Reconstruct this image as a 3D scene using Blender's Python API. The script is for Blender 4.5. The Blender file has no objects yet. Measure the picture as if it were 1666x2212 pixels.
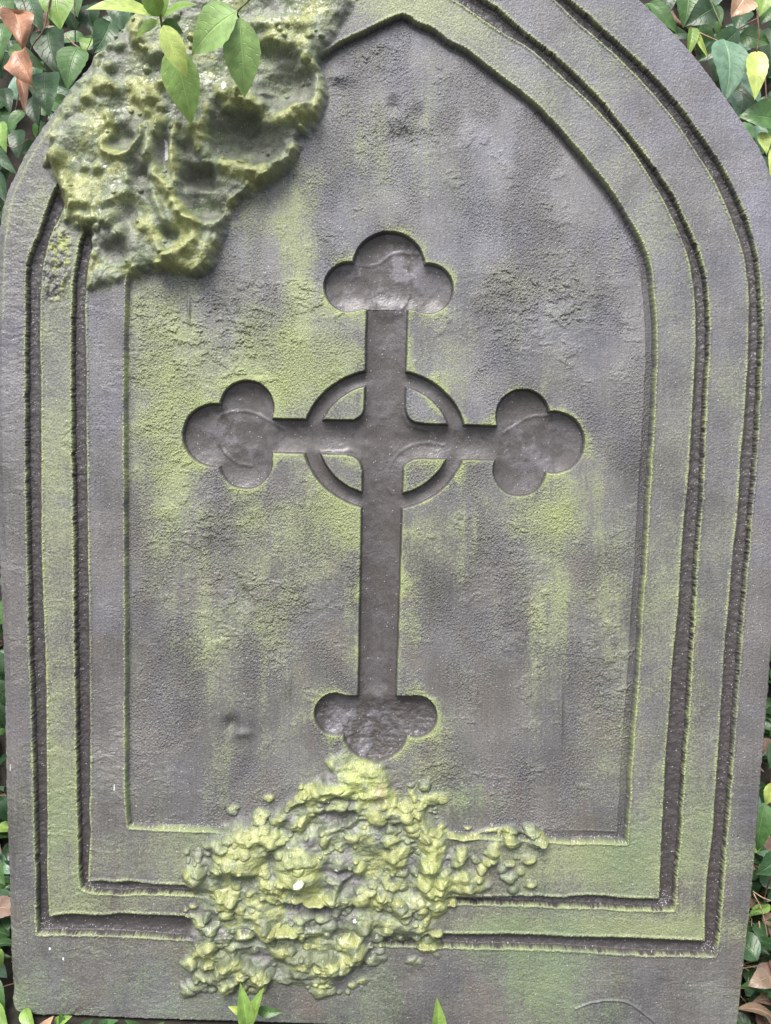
import bpy, math, random
import numpy as np
R = math.radians
random.seed(7)
C = bpy.context.scene
# ------------------------------------------------------------------ camera
# "D" = tracing unit of the photograph (1666 x 2212 over the frame)
LENS = 31.0
F = LENS / 36.0 * 2212.0
UNIT = 0.0003                      # one D on the stone face is 0.3 mm
LEAN = R(10)                       # the stone leans back
PITCH = R(15)                      # the camera looks down
ROLL = R(1.75)
DIST = F * UNIT
S0 = np.array([0, 0, 0.36])
EU = np.array([1, 0, 0.0]); EV = np.array([0, math.sin(LEAN), math.cos(LEAN)])
EN = np.array([0, -math.cos(LEAN), math.sin(LEAN)])
fwd = np.array([0, math.cos(PITCH), -math.sin(PITCH)])
right0 = np.array([1, 0, 0.0]); up0 = np.cross(right0, fwd)
RT = right0 * math.cos(ROLL) + up0 * math.sin(ROLL)
UP = up0 * math.cos(ROLL) - right0 * math.sin(ROLL)
CAM = S0 - fwd * DIST
cam = bpy.data.cameras.new('camera'); cam.lens = LENS; cam.sensor_fit = 'VERTICAL'
cam.sensor_height = 36; cam.sensor_width = 36; cam.clip_start = 0.02; cam.clip_end = 200
co = bpy.data.objects.new('camera', cam); C.collection.objects.link(co)
from mathutils import Matrix, Vector
co.matrix_world = Matrix(((RT[0], UP[0], -fwd[0], CAM[0]), (RT[1], UP[1], -fwd[1], CAM[1]), (RT[2], UP[2], -fwd[2], CAM[2]), (0, 0, 0, 1)))
C.camera = co
# ------------------------------------------------------------------ light
SUN_EL, SUN_AZ = R(60), R(-20)     # azimuth measured from the front (-Y) towards +X
w = bpy.data.worlds.new('World'); C.world = w; w.use_nodes = True
nt = w.node_tree; nt.nodes.clear()
sky = nt.nodes.new('ShaderNodeTexSky'); sky.sky_type = 'NISHITA'; sky.sun_disc = False
sky.sun_elevation = SUN_EL; sky.sun_rotation = math.pi - SUN_AZ
sky.dust_density = 4.0; sky.air_density = 1.2
hs = nt.nodes.new('ShaderNodeHueSaturation'); hs.inputs['Saturation'].default_value = 0.55
bg = nt.nodes.new('ShaderNodeBackground'); bg.inputs['Strength'].default_value = 0.145
wo = nt.nodes.new('ShaderNodeOutputWorld')
nt.links.new(sky.outputs[0], hs.inputs['Color']); nt.links.new(hs.outputs[0], bg.inputs[0]); nt.links.new(bg.outputs[0], wo.inputs[0])
sl = bpy.data.lights.new('sun', 'SUN'); sl.energy = 2.3; sl.angle = R(28); sl.color = (1, 0.965, 0.92)
so = bpy.data.objects.new('sun', sl); C.collection.objects.link(so)
sd = Vector((math.sin(SUN_AZ) * math.cos(SUN_EL), -math.cos(SUN_AZ) * math.cos(SUN_EL), math.sin(SUN_EL)))
so.rotation_euler = sd.to_track_quat('Z', 'Y').to_euler()
C.view_settings.view_transform = 'Standard'; C.view_settings.look = 'None'
C.view_settings.exposure = 0.95; C.view_settings.gamma = 1
C.view_settings.use_curve_mapping = False

# ------------------------------------------------------------------ helpers
def at(dx, dy, off=0.0):
    """point on the sight line through D (dx,dy), 'off' metres in front (+) of the stone face"""
    d = fwd * F + RT * (dx - 833) + UP * (1106 - dy)
    t = (np.dot(S0 + EN * off - CAM, EN)) / np.dot(d, EN)
    return CAM + d * t
def link(o): C.collection.objects.link(o); return o
def empty(name, loc, label, cat, group=None):
    o = link(bpy.data.objects.new(name, None)); o.location = loc; o.empty_display_size = 0.02
    o['label'] = label; o['category'] = cat
    if group: o['group'] = group
    return o
def mesh_obj(name, verts, faces, mat, parent=None, smooth=True, origin=None):
    me = bpy.data.meshes.new(name)
    org = np.array(origin if origin is not None else (parent.location if parent else (0, 0, 0)), float)
    me.from_pydata([tuple(np.array(v) - org) for v in verts], [], faces)
    me.materials.append(mat)
    if smooth: me.polygons.foreach_set('use_smooth', [True] * len(me.polygons))
    me.update()
    o = link(bpy.data.objects.new(name, me))
    if parent: o.parent = parent
    else: o.location = org
    return o
def hash2(ix, iy, seed):
    h = (ix.astype(np.int64) * 374761393 + iy.astype(np.int64) * 668265263 + seed * 1442695041) & 0x7fffffff
    h = ((h ^ (h >> 13)) * 1274126177) & 0x7fffffff
    h = (h ^ (h >> 16)) & 0x7fffffff
    return h
def perlin(x, y, seed=0):
    ix = np.floor(x); iy = np.floor(y); fx = (x - ix).astype(np.float32); fy = (y - iy).astype(np.float32)
    ix = ix.astype(np.int64); iy = iy.astype(np.int64)
    def g(a, b, dx, dy):
        h = hash2(a, b, seed).astype(np.float32) * np.float32(2 * np.pi / 0x7fffffff)
        return np.cos(h) * dx + np.sin(h) * dy
    u = fx * fx * fx * (fx * (fx * 6 - 15) + 10); v = fy * fy * fy * (fy * (fy * 6 - 15) + 10)
    a = g(ix, iy, fx, fy); b = g(ix + 1, iy, fx - 1, fy); c = g(ix, iy + 1, fx, fy - 1); d = g(ix + 1, iy + 1, fx - 1, fy - 1)
    return ((a + (b - a) * u) * (1 - v) + (c + (d - c) * u) * v) * 1.4
def fbm(x, y, seed=0, octv=4, gain=0.5):
    s = 0; a = 1; n = 0
    for i in range(octv):
        s = s + a * perlin(x * 2 ** i + 17.3 * i, y * 2 ** i - 9.1 * i, seed + i * 31); n += a; a *= gain
    return s / n
def ss(a, b, x):
    t = np.clip((x - a) / (b - a), 0, 1); return t * t * (3 - 2 * t)
def poly_sd(P, X, Y):
    """signed distance, negative inside"""
    P = np.array(P, np.float32); d = np.full(X.shape, 1e18, np.float32); ins = np.zeros(X.shape, bool)
    n = len(P)
    for i in range(n):
        ax, ay = P[i]; bx, by = P[(i + 1) % n]
        ex, ey = bx - ax, by - ay; L2 = ex * ex + ey * ey + 1e-9
        wx = X - ax; wy = Y - ay
        t = np.clip((wx * ex + wy * ey) / L2, 0, 1)
        qx = wx - ex * t; qy = wy - ey * t
        np.minimum(d, qx * qx + qy * qy, out=d)
        if ay != by:
            c = ((Y >= min(ay, by)) & (Y < max(ay, by))) & (X < ax + (Y - ay) * ex / ey)
            ins ^= c
    d = np.sqrt(d); d[ins] *= -1
    return d
def line_d(P, X, Y):
    d = np.full(X.shape, 1e18, np.float32)
    for (ax, ay), (bx, by) in zip(P[:-1], P[1:]):
        ex, ey = bx - ax, by - ay
        wx = X - ax; wy = Y - ay
        t = np.clip((wx * ex + wy * ey) / (ex * ex + ey * ey + 1e-9), 0, 1)
        np.minimum(d, (wx - ex * t) ** 2 + (wy - ey * t) ** 2, out=d)
    return np.sqrt(d)
def smooth_poly(P, it=1, keep=()):
    """Chaikin corner rounding except at kept corners"""
    keep = set(keep)
    for _ in range(it):
        Q = []
        n = len(P)
        for i in range(n):
            a = P[i]; b = P[(i + 1) % n]
            if a in keep: Q.append(a)
            else: Q.append((a[0] * .75 + b[0] * .25, a[1] * .75 + b[1] * .25))
            if b not in keep: Q.append((a[0] * .25 + b[0] * .75, a[1] * .25 + b[1] * .75))
        P = Q
    return P

# ------------------------------------------------------------------ traced outlines of the stone face
OUT = [(1389,0),(1482,93),(1548,177),(1588,235),(1637,305),(1666,367),(1692,450),(1706,560),(1708,700),(1704,900),(1693,1100),(1678,1300),(1665,1456),(1658,1547),(1645,1694),(1634,1841),(1624,1960),(1611,2068),(1604,2136),(1592,2246),
       (1000,2226),(700,2216),(516,2210),(279,2203),(155,2196),(77,2197),(34,2189),(23,2170),(24,2140),(19,2124),(15,2021),(13,1913),(8,1789),(5,1696),(2,1500),(-2,1380),(-10,1200),(-16,1000),(-20,800),(-18,620),(-14,520),(0,424),(29,363),(46,327),(73,285),(106,239),(144,188),(192,133),(232,88),(265,57),(288,38),(340,-8),(450,-92),(640,-220),(870,-335),(1080,-230),(1260,-105)]
E1 = [(1229,0),(1283,44),(1340,97),(1402,155),(1460,217),(1504,279),(1561,359),(1597,434),(1623,500),(1637,558),(1645,664),(1646,737),(1640,844),(1636,951),(1629,1031),(1624,1098),(1617,1178),(1610,1275),(1602,1347),(1597,1440),(1589,1547),(1581,1654),(1573,1760),(1565,1851),(1556,1975),(1546,2066),
      (1491,2063),(1367,2062),(1274,2055),(1150,2049),(938,2045),(700,2036),(378,2028),(279,2021),(124,2017),(81,2018),(80,1987),(79,1882),(76,1789),(74,1696),(68,1462),(63,1338),(62,1245),(59,1121),(57,997),(56,904),(57,811),(56,774),(58,664),(57,597),(59,564),(73,529),(88,496),(104,442),(124,398),(190,300),(270,200),(370,95),(480,0),(680,-130),(875,-235),(1080,-130)]
E2 = [(1201,0),(1238,40),(1291,84),(1327,115),(1393,181),(1460,261),(1504,328),(1548,398),(1579,469),(1606,544),(1617,620),(1618,664),(1616,743),(1615,791),(1610,865),(1605,937),(1600,978),(1597,1031),(1594,1111),(1586,1164),(1581,1218),(1573,1315),(1565,1387),(1561,1467),(1554,1574),(1546,1694),(1538,1820),(1526,1897),(1523,1975),(1522,2032),
      (1491,2031),(1429,2028),(1305,2023),(1243,2024),(1150,2017),(938,2018),(700,2000),(403,1978),(325,1976),(263,1972),(217,1978),(149,1972),(107,1980),(102,1882),(104,1789),(102,1696),(101,1462),(96,1338),(91,1214),(90,1090),(90,966),(90,811),(88,780),(87,664),(91,597),(100,542),(115,498),(133,465),(144,442),(215,330),(300,220),(400,115),(530,10),(700,-100),(875,-200),(1060,-110)]
E3 = [(1048,0),(1083,24),(1132,69),(1194,115),(1238,155),(1283,199),(1327,252),(1371,305),(1415,363),(1451,416),(1477,469),(1504,531),(1522,584),(1529,642),(1533,737),(1527,817),(1522,924),(1519,978),(1518,1057),(1513,1124),(1505,1204),(1500,1309),(1494,1414),(1490,1494),(1486,1560),(1477,1654),(1474,1730),(1469,1820),(1460,1897),(1460,1941),(1455,1966),
      (1404,1966),(1336,1964),(1283,1959),(1227,1959),(1171,1956),(1065,1953),(982,1950),(700,1942),(406,1933),(310,1928),(263,1933),(192,1927),(176,1919),(172,1897),(170,1789),(167,1696),(163,1400),(161,1214),(159,1059),(156,935),(156,811),(155,774),(157,642),(161,586),(170,542),(177,502),(250,370),(340,260),(450,150),(600,40),(700,-20),(870,-110)]
E4 = [(983,0),(1024,28),(1049,46),(1083,70),(1128,93),(1163,119),(1212,164),(1247,195),(1296,243),(1349,301),(1398,372),(1437,438),(1468,505),(1486,549),(1495,598),(1502,655),(1503,737),(1499,817),(1493,924),(1490,978),(1486,1044),(1480,1097),(1474,1164),(1469,1231),(1466,1300),(1458,1374),(1450,1454),(1445,1547),(1438,1627),(1433,1734),(1427,1851),(1424,1941),
      (1391,1941),(1348,1939),(1298,1934),(1233,1934),(1221,1941),(1150,1933),(1075,1938),(992,1936),(700,1925),(394,1911),(325,1910),(279,1902),(248,1907),(223,1902),(192,1903),(192,1866),(198,1789),(192,1742),(197,1705),(194,1400),(192,1276),(190,1121),(189,997),(187,904),(188,811),(186,752),(184,642),(190,597),(195,564),(203,538),(205,509),(270,400),(360,290),(470,185),(620,80),(740,15),(860,-60)]
E5 = [(853,36),(869,30),(887,36),(900,49),(937,60),(968,88),(1002,102),(1024,120),(1046,136),(1080,164),(1117,190),(1156,222),(1196,262),(1234,305),(1270,348),(1305,390),(1336,434),(1362,478),(1389,527),(1406,575),(1412,640),(1419,737),(1415,844),(1409,951),(1402,1057),(1398,1137),(1393,1231),(1387,1300),(1383,1374),(1378,1454),(1371,1547),(1365,1627),(1360,1734),(1357,1774),(1355,1823),
      (1336,1823),(1274,1820),(1233,1821),(1187,1817),(1000,1808),(700,1800),(449,1795),(372,1793),(325,1790),(279,1787),(274,1758),(272,1696),(272,1462),(271,1214),(270,1028),(269,811),(270,730),(272,642),(274,602),(300,520),(370,420),(470,300),(590,190),(698,118),(729,93),(766,77),(807,56)]
G1 = [(330,-60),(250,72),(200,128),(150,190),(112,245),(100,300),(108,350),(112,392),(140,425),(150,468),(165,498),(176,508),(198,505),(204,530),(196,580),(190,630),(230,632),(262,612),(283,602),(310,587),(345,586),(367,591),(400,598),(425,598),(456,580),(478,531),(487,487),(509,438),(553,412),(598,390),(633,354),(650,318),(640,296),(677,283),(704,230),(708,177),(690,128),(702,112),(740,70),(790,-60)]
G1b = [(95,500),(125,480),(165,500),(160,560),(155,640),(120,660),(88,640),(92,560)]
G2 = [(710,1646),(700,1675),(641,1714),(607,1743),(563,1768),(485,1792),(461,1846),(408,1880),(403,1919),(441,1962),(412,1997),(403,2060),(412,2113),(466,2128),(495,2138),(554,2123),(612,2130),(680,2140),(758,2109),(787,2065),(807,2036),(904,2036),(929,2011),(977,1967),(978,1940),(985,1880),(975,1815),(958,1802),(929,1758),(909,1724),(856,1714),(838,1680),(832,1655),(807,1651),(758,1650)]

# ------------------------------------------------------------------ the grid on the stone face
STEP = 0.00042
us = np.arange(-0.268, 0.274, STEP)
v_lo = at(833, 2290)[2]; 
def v_of(dy): return float(np.dot(at(833, dy) - S0, EV))
vs = np.concatenate([np.arange(v_of(2275), v_of(-45), STEP), np.arange(v_of(-45) + STEP, v_of(-350), STEP * 4)])
U, V = np.meshgrid(us, vs)
NV, NU = U.shape
def proj(U, V, Wd=0.0):
    P = S0 - CAM
    px = P[0] + U * EU[0] + V * EV[0] + Wd * EN[0]; py = P[1] + U * EU[1] + V * EV[1] + Wd * EN[1]; pz = P[2] + U * EU[2] + V * EV[2] + Wd * EN[2]
    cx = px * RT[0] + py * RT[1] + pz * RT[2]; cy = px * UP[0] + py * UP[1] + pz * UP[2]; cz = px * fwd[0] + py * fwd[1] + pz * fwd[2]
    return 833 + F * cx / cz, 1106 - F * cy / cz
X, Y = proj(U, V); X = X.astype(np.float32); Y = Y.astype(np.float32)

nz = {}
nz['big'] = fbm(X / 260, Y / 260, 1, 4)
nz['mid'] = fbm(X / 70, Y / 70, 2, 4)
nz['fine'] = fbm(X / 16, Y / 16, 3, 3, .6)
nz['grain'] = fbm(X / 4.4, Y / 3.8, 4, 2, .6)
nz['hor'] = fbm(X / 30 + nz['mid'] * .8, Y / 14 + nz['mid'] * 1.5, 5, 5, .62)
nz['ver'] = fbm(X / 14, Y / 130, 6, 4)
jag = perlin(X / 5.0, Y / 5.0, 8) * 2.3 + perlin(X / 15, Y / 15, 7) * 2.0 + perlin(X / 34, Y / 34, 9) * 2.6
jag2 = perlin(X / 7, Y / 7, 10) * 1.5 + perlin(X / 50, Y / 50, 11) * 1.6

sdO = poly_sd(smooth_poly(OUT, 1), X, Y) + perlin(X / 10, Y / 10, 12) * 1.2
def sm(P, keep=()):
    return poly_sd(smooth_poly(P, 2, keep), X, Y)
slow = perlin(X / 30, Y / 30, 9) * 1.0 + perlin(X / 8, Y / 8, 19) * .5
sd1 = sm(E1, [(1546, 2066), (81, 2018)]) + slow; sd2 = sm(E2, [(1522, 2032), (107, 1980)]) + slow * .7
sd3 = sm(E3, [(1455, 1966), (176, 1919)]) + slow; sd4 = sm(E4, [(1424, 1941), (192, 1903)]) + slow * .7
sd5 = sm(E5, [(1355, 1823), (279, 1787)]) + jag2 * .6
teeth = np.abs(jag)
jd1 = sd1 - teeth * 1.7 + 1.2; jd2 = sd2 + jag * .8; jd3 = sd3 - teeth * 1.7 + 1.2; jd4 = sd4 + jag * .8; jd5 = sd5 + jag2 * .8
# the ragged rim stands proud as small teeth over the groove
sd1 = sd1 - teeth * .8 + .6; sd3 = sd3 - teeth * .8 + .6

# cross, in the units of one traced crop (cx, cy)
cx = (X - 368.7) / 0.5577; cy = (Y - 472.0) / 0.5577
def circ(x0, y0, r, ry=None):
    ry = ry or r
    return (np.sqrt(((cx - x0) / r) ** 2 + ((cy - y0) / ry) ** 2) - 1) * min(r, ry)
def quad(pts): return poly_sd(pts, cx, cy)
def d2c(x, y): return ((x - 368.7) / .5577, (y - 472) / .5577)
cs = np.minimum.reduce([circ(846, 186, 144), circ(690, 260, 99), circ(1000, 266, 99), quad([(700, 180), (990, 180), (1000, 355), (922, 350), (757, 348), (690, 345)])])
cs = np.minimum(cs, quad([(757, 340), (922, 340), (915, 585), (912, 800), d2c(871, 1080), d2c(857, 1520), d2c(772, 1520), d2c(780, 1080), (745, 800), (752, 585)]))
cs = np.minimum.reduce([cs, circ(290, 732, 108), circ(285, 946, 106), circ(163, 840, 125), quad([(200, 735), (392, 750), (392, 930), (200, 950)])])
cs = np.minimum.reduce([cs, circ(1370, 766, 107), circ(1358, 974, 106), circ(1490, 868, 123), quad([(1268, 780), (1480, 770), (1470, 975), (1258, 965)])])
cs = np.minimum(cs, quad([(380, 773), (560, 778), (760, 779), (900, 790), (1100, 797), (1290, 803), (1280, 941), (1100, 936), (900, 933), (760, 919), (560, 915), (380, 910)]))
ring = np.maximum(circ(828, 857, 321, 278), -circ(828, 857, 255, 218))
cs = np.minimum(cs, ring)
# rounded inner corners
for (fx, fy, sx, sy) in ((748, 780, -1, -1), (915, 791, 1, -1), (738, 921, -1, 1), (902, 935, 1, 1)):
    q = 54
    a = (cx - fx) * sx; b = (cy - fy) * sy
    fil = -np.where((a < q) & (b < q), np.sqrt((q - np.clip(a, -50, q)) ** 2 + (q - np.clip(b, -50, q)) ** 2) - q, -99)
    fil = np.where((a > -30) & (b > -30) & (a < q) & (b < q), fil, 99)
    cs = np.minimum(cs, fil)
b8 = lambda x, y: d2c(590 + x * .30987, 1401 + y * .30987)
k8 = .30987 / .5577
cs = np.minimum.reduce([cs, circ(*b8(432, 478), 150 * k8, 152 * k8), circ(*b8(1000, 496), 150 * k8, 152 * k8), circ(*b8(712, 600), 232 * k8, 208 * k8), quad([b8(430, 345), b8(1000, 350), b8(985, 630), b8(470, 630)])])
cs = cs * 0.5577 + perlin(X / 30, Y / 30, 21) * 0.8 + perlin(X / 8, Y / 8, 22) * 0.5

sg1 = poly_sd(smooth_poly(G1, 1), X, Y) + nz['mid'] * 9 + perlin(X / 16, Y / 16, 31) * 4
sg1b = poly_sd(smooth_poly(G1b, 1), X, Y) + nz['mid'] * 10
sg2 = poly_sd(smooth_poly(G2, 1), X, Y) + nz['mid'] * 20 + perlin(X / 16, Y / 16, 32) * 6

# ------------------------------------------------------------------ height (in D)
H = np.zeros(X.shape, np.float32)
H += nz['fine'] * 0.5 + nz['mid'] * 1.0 + nz['grain'] * .7 + nz['hor'] * ss(1500, 1700, Y) * 1.1 + nz['hor'] * 0.6 * ss(-.05, .25, nz['big'])
crust_left = ss(.0, .35, nz['mid'] + .55 * np.exp(-((X - 30) / 90) ** 2 - ((Y - 620) / 330) ** 2))
H += crust_left * nz['hor'] * 2.5 * (X < 280)
g1 = ss(-.5, 3, -sd1) * ss(0, 5.5, sd2)
g2 = ss(-.5, 3, -sd3) * ss(0, 5.5, sd4)
mid_g1 = np.clip(np.minimum(-sd1, sd2) / 14, 0, 1)
wall = (4 * g1 * (1 - g1) + 4 * g2 * (1 - g2)) * (perlin(X / 4, Y / 4, 401) * 3 + perlin(X / 9, Y / 9, 402) * 4)
H = H * (1 - g1) * (1 - g2) + wall + (g1 * (-15 - 3.5 * mid_g1) + g2 * (-15 - 3.5 * np.clip(np.minimum(-sd3, sd4) / 12, 0, 1))) + (g1 + g2) * (nz['fine'] * 2.0 + nz['mid'] * 2)
bead = np.clip(perlin(X / 4.2, Y / 3.6, 410) * 3.4, 0, 2.4)
for s_ in (sd1, -sd2, sd3, -sd4, sd5): H += bead * np.exp(-((s_ - 2.5) / 3.2) ** 2)
# slightly raised lips at the worked edges
for s_ in (sd1, -sd2, sd3, -sd4, sd5):
    H += 1.6 * np.exp(-((s_ - 3) / 2.4) ** 2)
pan = ss(-1, 4, -sd5)
flk = [(430, 720, 190, 120, 1.0), (620, 640, 120, 60, .8), (1180, 640, 150, 80, 1.0), (1120, 720, 120, 60, .6), (440, 1170, 110, 130, .8), (560, 1290, 160, 110, .8), (480, 1380, 160, 80, .6), (1300, 1450, 60, 150, .7), (760, 1230, 80, 60, .5), (880, 270, 90, 60, .9), (1100, 1200, 120, 90, .6), (780, 130, 90, 50, .6), (350, 930, 60, 140, .6), (1150, 1330, 100, 120, .5), (1000, 1690, 200, 60, .6), (330, 1620, 90, 120, .4)]
FM = np.zeros(X.shape, np.float32)
for (a, b, ra, rb, k) in flk:
    FM = np.maximum(FM, k * np.exp(-((X - a) / ra) ** 2 - ((Y - b) / rb) ** 2))
flake = ss(.02, .12, fbm(X / 34, Y / 22, 41, 5, .62) + perlin(X / 90, Y / 90, 44) * .3)
roughmask = .25 + 1.1 * ss(-.18, .18, fbm(X / 150, Y / 210, 61, 3))
Hp = -17 + nz['mid'] * 1.3 + nz['grain'] * 1.5 * roughmask + FM * (flake * 2.3 + nz['hor'] * .8 + nz['grain'] * .8) + ss(.1, .3, nz['mid']) * flake * 1.2
Hp += -5 * ss(26, 6, -sd5) * ss(1100, 1360, X) - 3.5 * ss(16, 3, -sd5) * ss(500, 300, Y)
Hp += 2.2 * np.exp(-((sd5 + 19) / 2.5) ** 2) * ss(1100, 1380, X) * ss(400, 520, Y)
for (a, b, ra, rb, k) in [(495, 1572, 16, 20, -7), (520, 1590, 22, 10, 3), (528, 1290, 12, 26, -3), (455, 1175, 8, 40, -3), (852, 222, 14, 18, -5), (872, 290, 34, 24, -5), (905, 240, 16, 20, -3), (735, 160, 26, 15, 5), (655, 175, 10, 10, 3), (405, 670, 3, 26, 4), (1030, 1170, 8, 30, 3), (1215, 1540, 5, 70, 3), (620, 1480, 9, 30, 3)]:
    Hp += k * 2.0 * np.exp(-((X - a) / ra) ** 2 - ((Y - b) / rb) ** 2)
crs = ss(-1.5, 3.5, -cs)
fl = np.sqrt(ss(0, 44, -cs))
def blur(a, r, it=2):
    for _ in range(it):
        for ax in (0, 1):
            c = np.cumsum(np.concatenate([np.zeros_like(np.take(a, [0], ax)), a], ax), ax, dtype=np.float64)
            n = a.shape[ax]; lo = np.clip(np.arange(n) - r, 0, n); hi = np.clip(np.arange(n) + r + 1, 0, n)
            sh = [1, 1]; sh[ax] = n
            a = (np.take(c, hi, ax) - np.take(c, lo, ax)) / (hi - lo).reshape(sh)
    return a.astype(np.float32)
fl = blur(fl, 5)
Hc = Hp * .2 - .8 * 17 - 16 - 9 * fl + nz['mid'] * 2.0 + nz['fine'] * .4
def ridge(P, wd, h, pad=60):
    P = np.array(P, float); x0, y0 = P.min(0) - pad; x1, y1 = P.max(0) + pad
    m = (X > x0) & (X < x1) & (Y > y0) & (Y < y1)
    r = np.zeros(X.shape, np.float32)
    if len(P) > 2:
        Q = np.vstack([2 * P[0] - P[1], P, 2 * P[-1] - P[-2]]); S = []
        for i in range(1, len(Q) - 2):
            a, b, c, d = Q[i - 1:i + 3]
            for t in (0, .25, .5, .75): S.append(.5 * (2 * b + (c - a) * t + (2 * a - 5 * b + 4 * c - d) * t * t + (3 * b - a - 3 * c + d) * t ** 3))
        P = np.array(S + [P[-1]])
    wd = wd * (1.45 if h > 6 else 1)
    d = line_d(P, X[m] + perlin(X[m] / 14, Y[m] / 14, 3) * wd * .35, Y[m] + perlin(X[m] / 14, Y[m] / 14, 4) * wd * .35); r[m] = h * np.exp(-(d / wd) ** 2.4) * (1 + .35 * perlin(X[m] / 17, Y[m] / 17, 6))
    return r
# beads of filler on the cross floor
z = lambda pts: [(368.7 + a * .5577, 472 + b * .5577) for a, b in pts]
for pts in ([(430, 815), (370, 780), (300, 748), (220, 748), (170, 775), (158, 830), (185, 890), (240, 945), (300, 962)], [(905, 760), (925, 800), (990, 820)], [(925, 160), (938, 230), (925, 290), (900, 340)], [(740, 185), (775, 260), (792, 340)], [(1060, 880), (980, 870), (900, 900), (850, 960), (840, 1040), (860, 1070)], [(1300, 830), (1400, 770), (1480, 760)], [(580, 905), (650, 905), (700, 900), (735, 930)], [(700, 165), (790, 168), (870, 120), (960, 125)]):
    Hc += ridge(z(pts), 4.0, 1.1)
Hc += (nz['fine'] * 2.0 + nz['hor'] * 2) * ss(1500, 1540, Y)
H = H * (1 - pan) + Hp * pan
H = H * (1 - crs) + Hc * crs
# the arc scratched near the foot, chamfer on the left, rounded outer edge
H += ridge([(1243, 2179), (1274, 2167), (1311, 2161), (1351, 2164), (1382, 2182), (1413, 2207)], 2.2, 3)
lx = ss(26, 3, -sdO)
lefty = ss(330, 230, X) * ss(2190, 2120, Y)
H -= lefty * lx * 14
H -= ss(5, 0, -sdO) * 7

# melted growths: a swollen skin, then hand placed lumps, ridges and pits
def growth(sd, mask_feats, seed, lift, aniso):
    M = ss(6, -15, sd)
    box = sd < 60
    B = np.zeros(X.shape, np.float32)
    xx = X[box]; yy = Y[box]
    n1 = fbm(xx / 70, yy / (70 * aniso), seed, 2, .5)
    n2 = fbm(xx / 22, yy / (22 * aniso), seed + 50, 3, .5)
    B[box] = lift * ss(8, -34, sd[box]) * ss(0, 45, -sdO[box]) + n1 * 12 + n2 * 4.0 + nz['fine'][box] * 1.0 + nz['grain'][box] * .5
    B = B + mask_feats * (.98 if seed == 100 else .95)
    return M, B
def bumps(L, mode='add'):
    r = np.zeros(X.shape, np.float32)
    for it in L:
        a, b, ra, rb, h = it[:5]; p = it[5] if len(it) > 5 else 0
        i0, i1 = rows(b - rb * 2.6 - 4, b + rb * 2.6 + 4); j0, j1 = cols(a - ra * 2.6 - 4, a + ra * 2.6 + 4)
        if i1 <= i0 or j1 <= j0: continue
        xs = X[i0:i1, j0:j1]; ys = Y[i0:i1, j0:j1]
        wob = 1 + .35 * perlin(xs / (ra * .9 + 3), ys / (rb * .9 + 3), int(a * 7 + b))
        q = np.sqrt(((xs - a) / ra) ** 2 + ((ys - b) / rb) ** 2) * wob
        if p: k = np.exp(-(q * .85) ** 4)
        else: k = np.exp(-(q * 1.0) ** 2.6)
        if mode == 'max':
            k = np.clip(1 - (q * .9) ** 2, 0, 1) ** .62
            r[i0:i1, j0:j1] = np.maximum(r[i0:i1, j0:j1], h * k)
        else: r[i0:i1, j0:j1] += h * k
    return r
# cheap window lookup (Y falls with row, X grows with column)
colx = X[NV // 3]; rowy = Y[:, NU // 2]
def cols(a, b): return max(0, int(np.searchsorted(colx, a - 45))), min(NU, int(np.searchsorted(colx, b + 45)))
def rows(a, b):
    ry = -rowy
    return max(0, int(np.searchsorted(ry, -(b + 45)))), min(NV, int(np.searchsorted(ry, -(a - 45))))
L1 = [(522,305,80,52,-24),(611,180,62,48,-20),(690,200,16,46,9),(531,262,40,18,-10),(491,208,22,18,18,1),(500,240,11,12,14),(358,336,13,44,-9),(429,385,34,26,-26),(451,446,44,30,-19),(372,509,18,13,-14),
      (266,305,28,24,-14),(190,292,42,32,8),(319,217,18,18,19,1),(323,246,11,15,12),(354,239,10,9,13),(354,190,11,10,12),(208,120,14,14,15,1),(214,140,10,12,9),(239,102,13,10,12),(262,105,16,10,9),(243,153,11,12,15,1),(224,192,22,17,14,1),(252,200,18,14,8),
      (292,190,17,15,9),(301,62,14,24,15,1),(304,98,13,14,16,1),(195,221,14,12,13),(128,346,15,16,16,1),(217,370,9,9,11),(190,367,10,8,11),(283,394,8,10,11),(243,478,17,13,16,1),(266,505,13,14,12),(443,548,36,26,9,1),(310,381,26,22,-13),(250,548,32,22,-9),(292,592,11,11,12),
      (330,600,20,8,5),(140,305,20,15,6),(119,300,8,10,9),(165,420,30,26,9),(200,430,18,18,7),(560,130,40,30,-9),(620,90,60,20,7),(540,80,30,20,-6),(575,205,14,8,12),(655,235,14,9,10),(670,140,22,20,8),(600,60,70,16,10),(450,250,16,30,10),(418,282,14,10,10),(340,150,20,40,-5),(410,320,14,20,-10),(560,232,40,13,9),(335,120,30,20,6),(150,255,10,8,8),(180,180,12,9,7),(290,470,24,30,-10),(460,575,30,12,6)]
F1 = bumps(L1)
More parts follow.
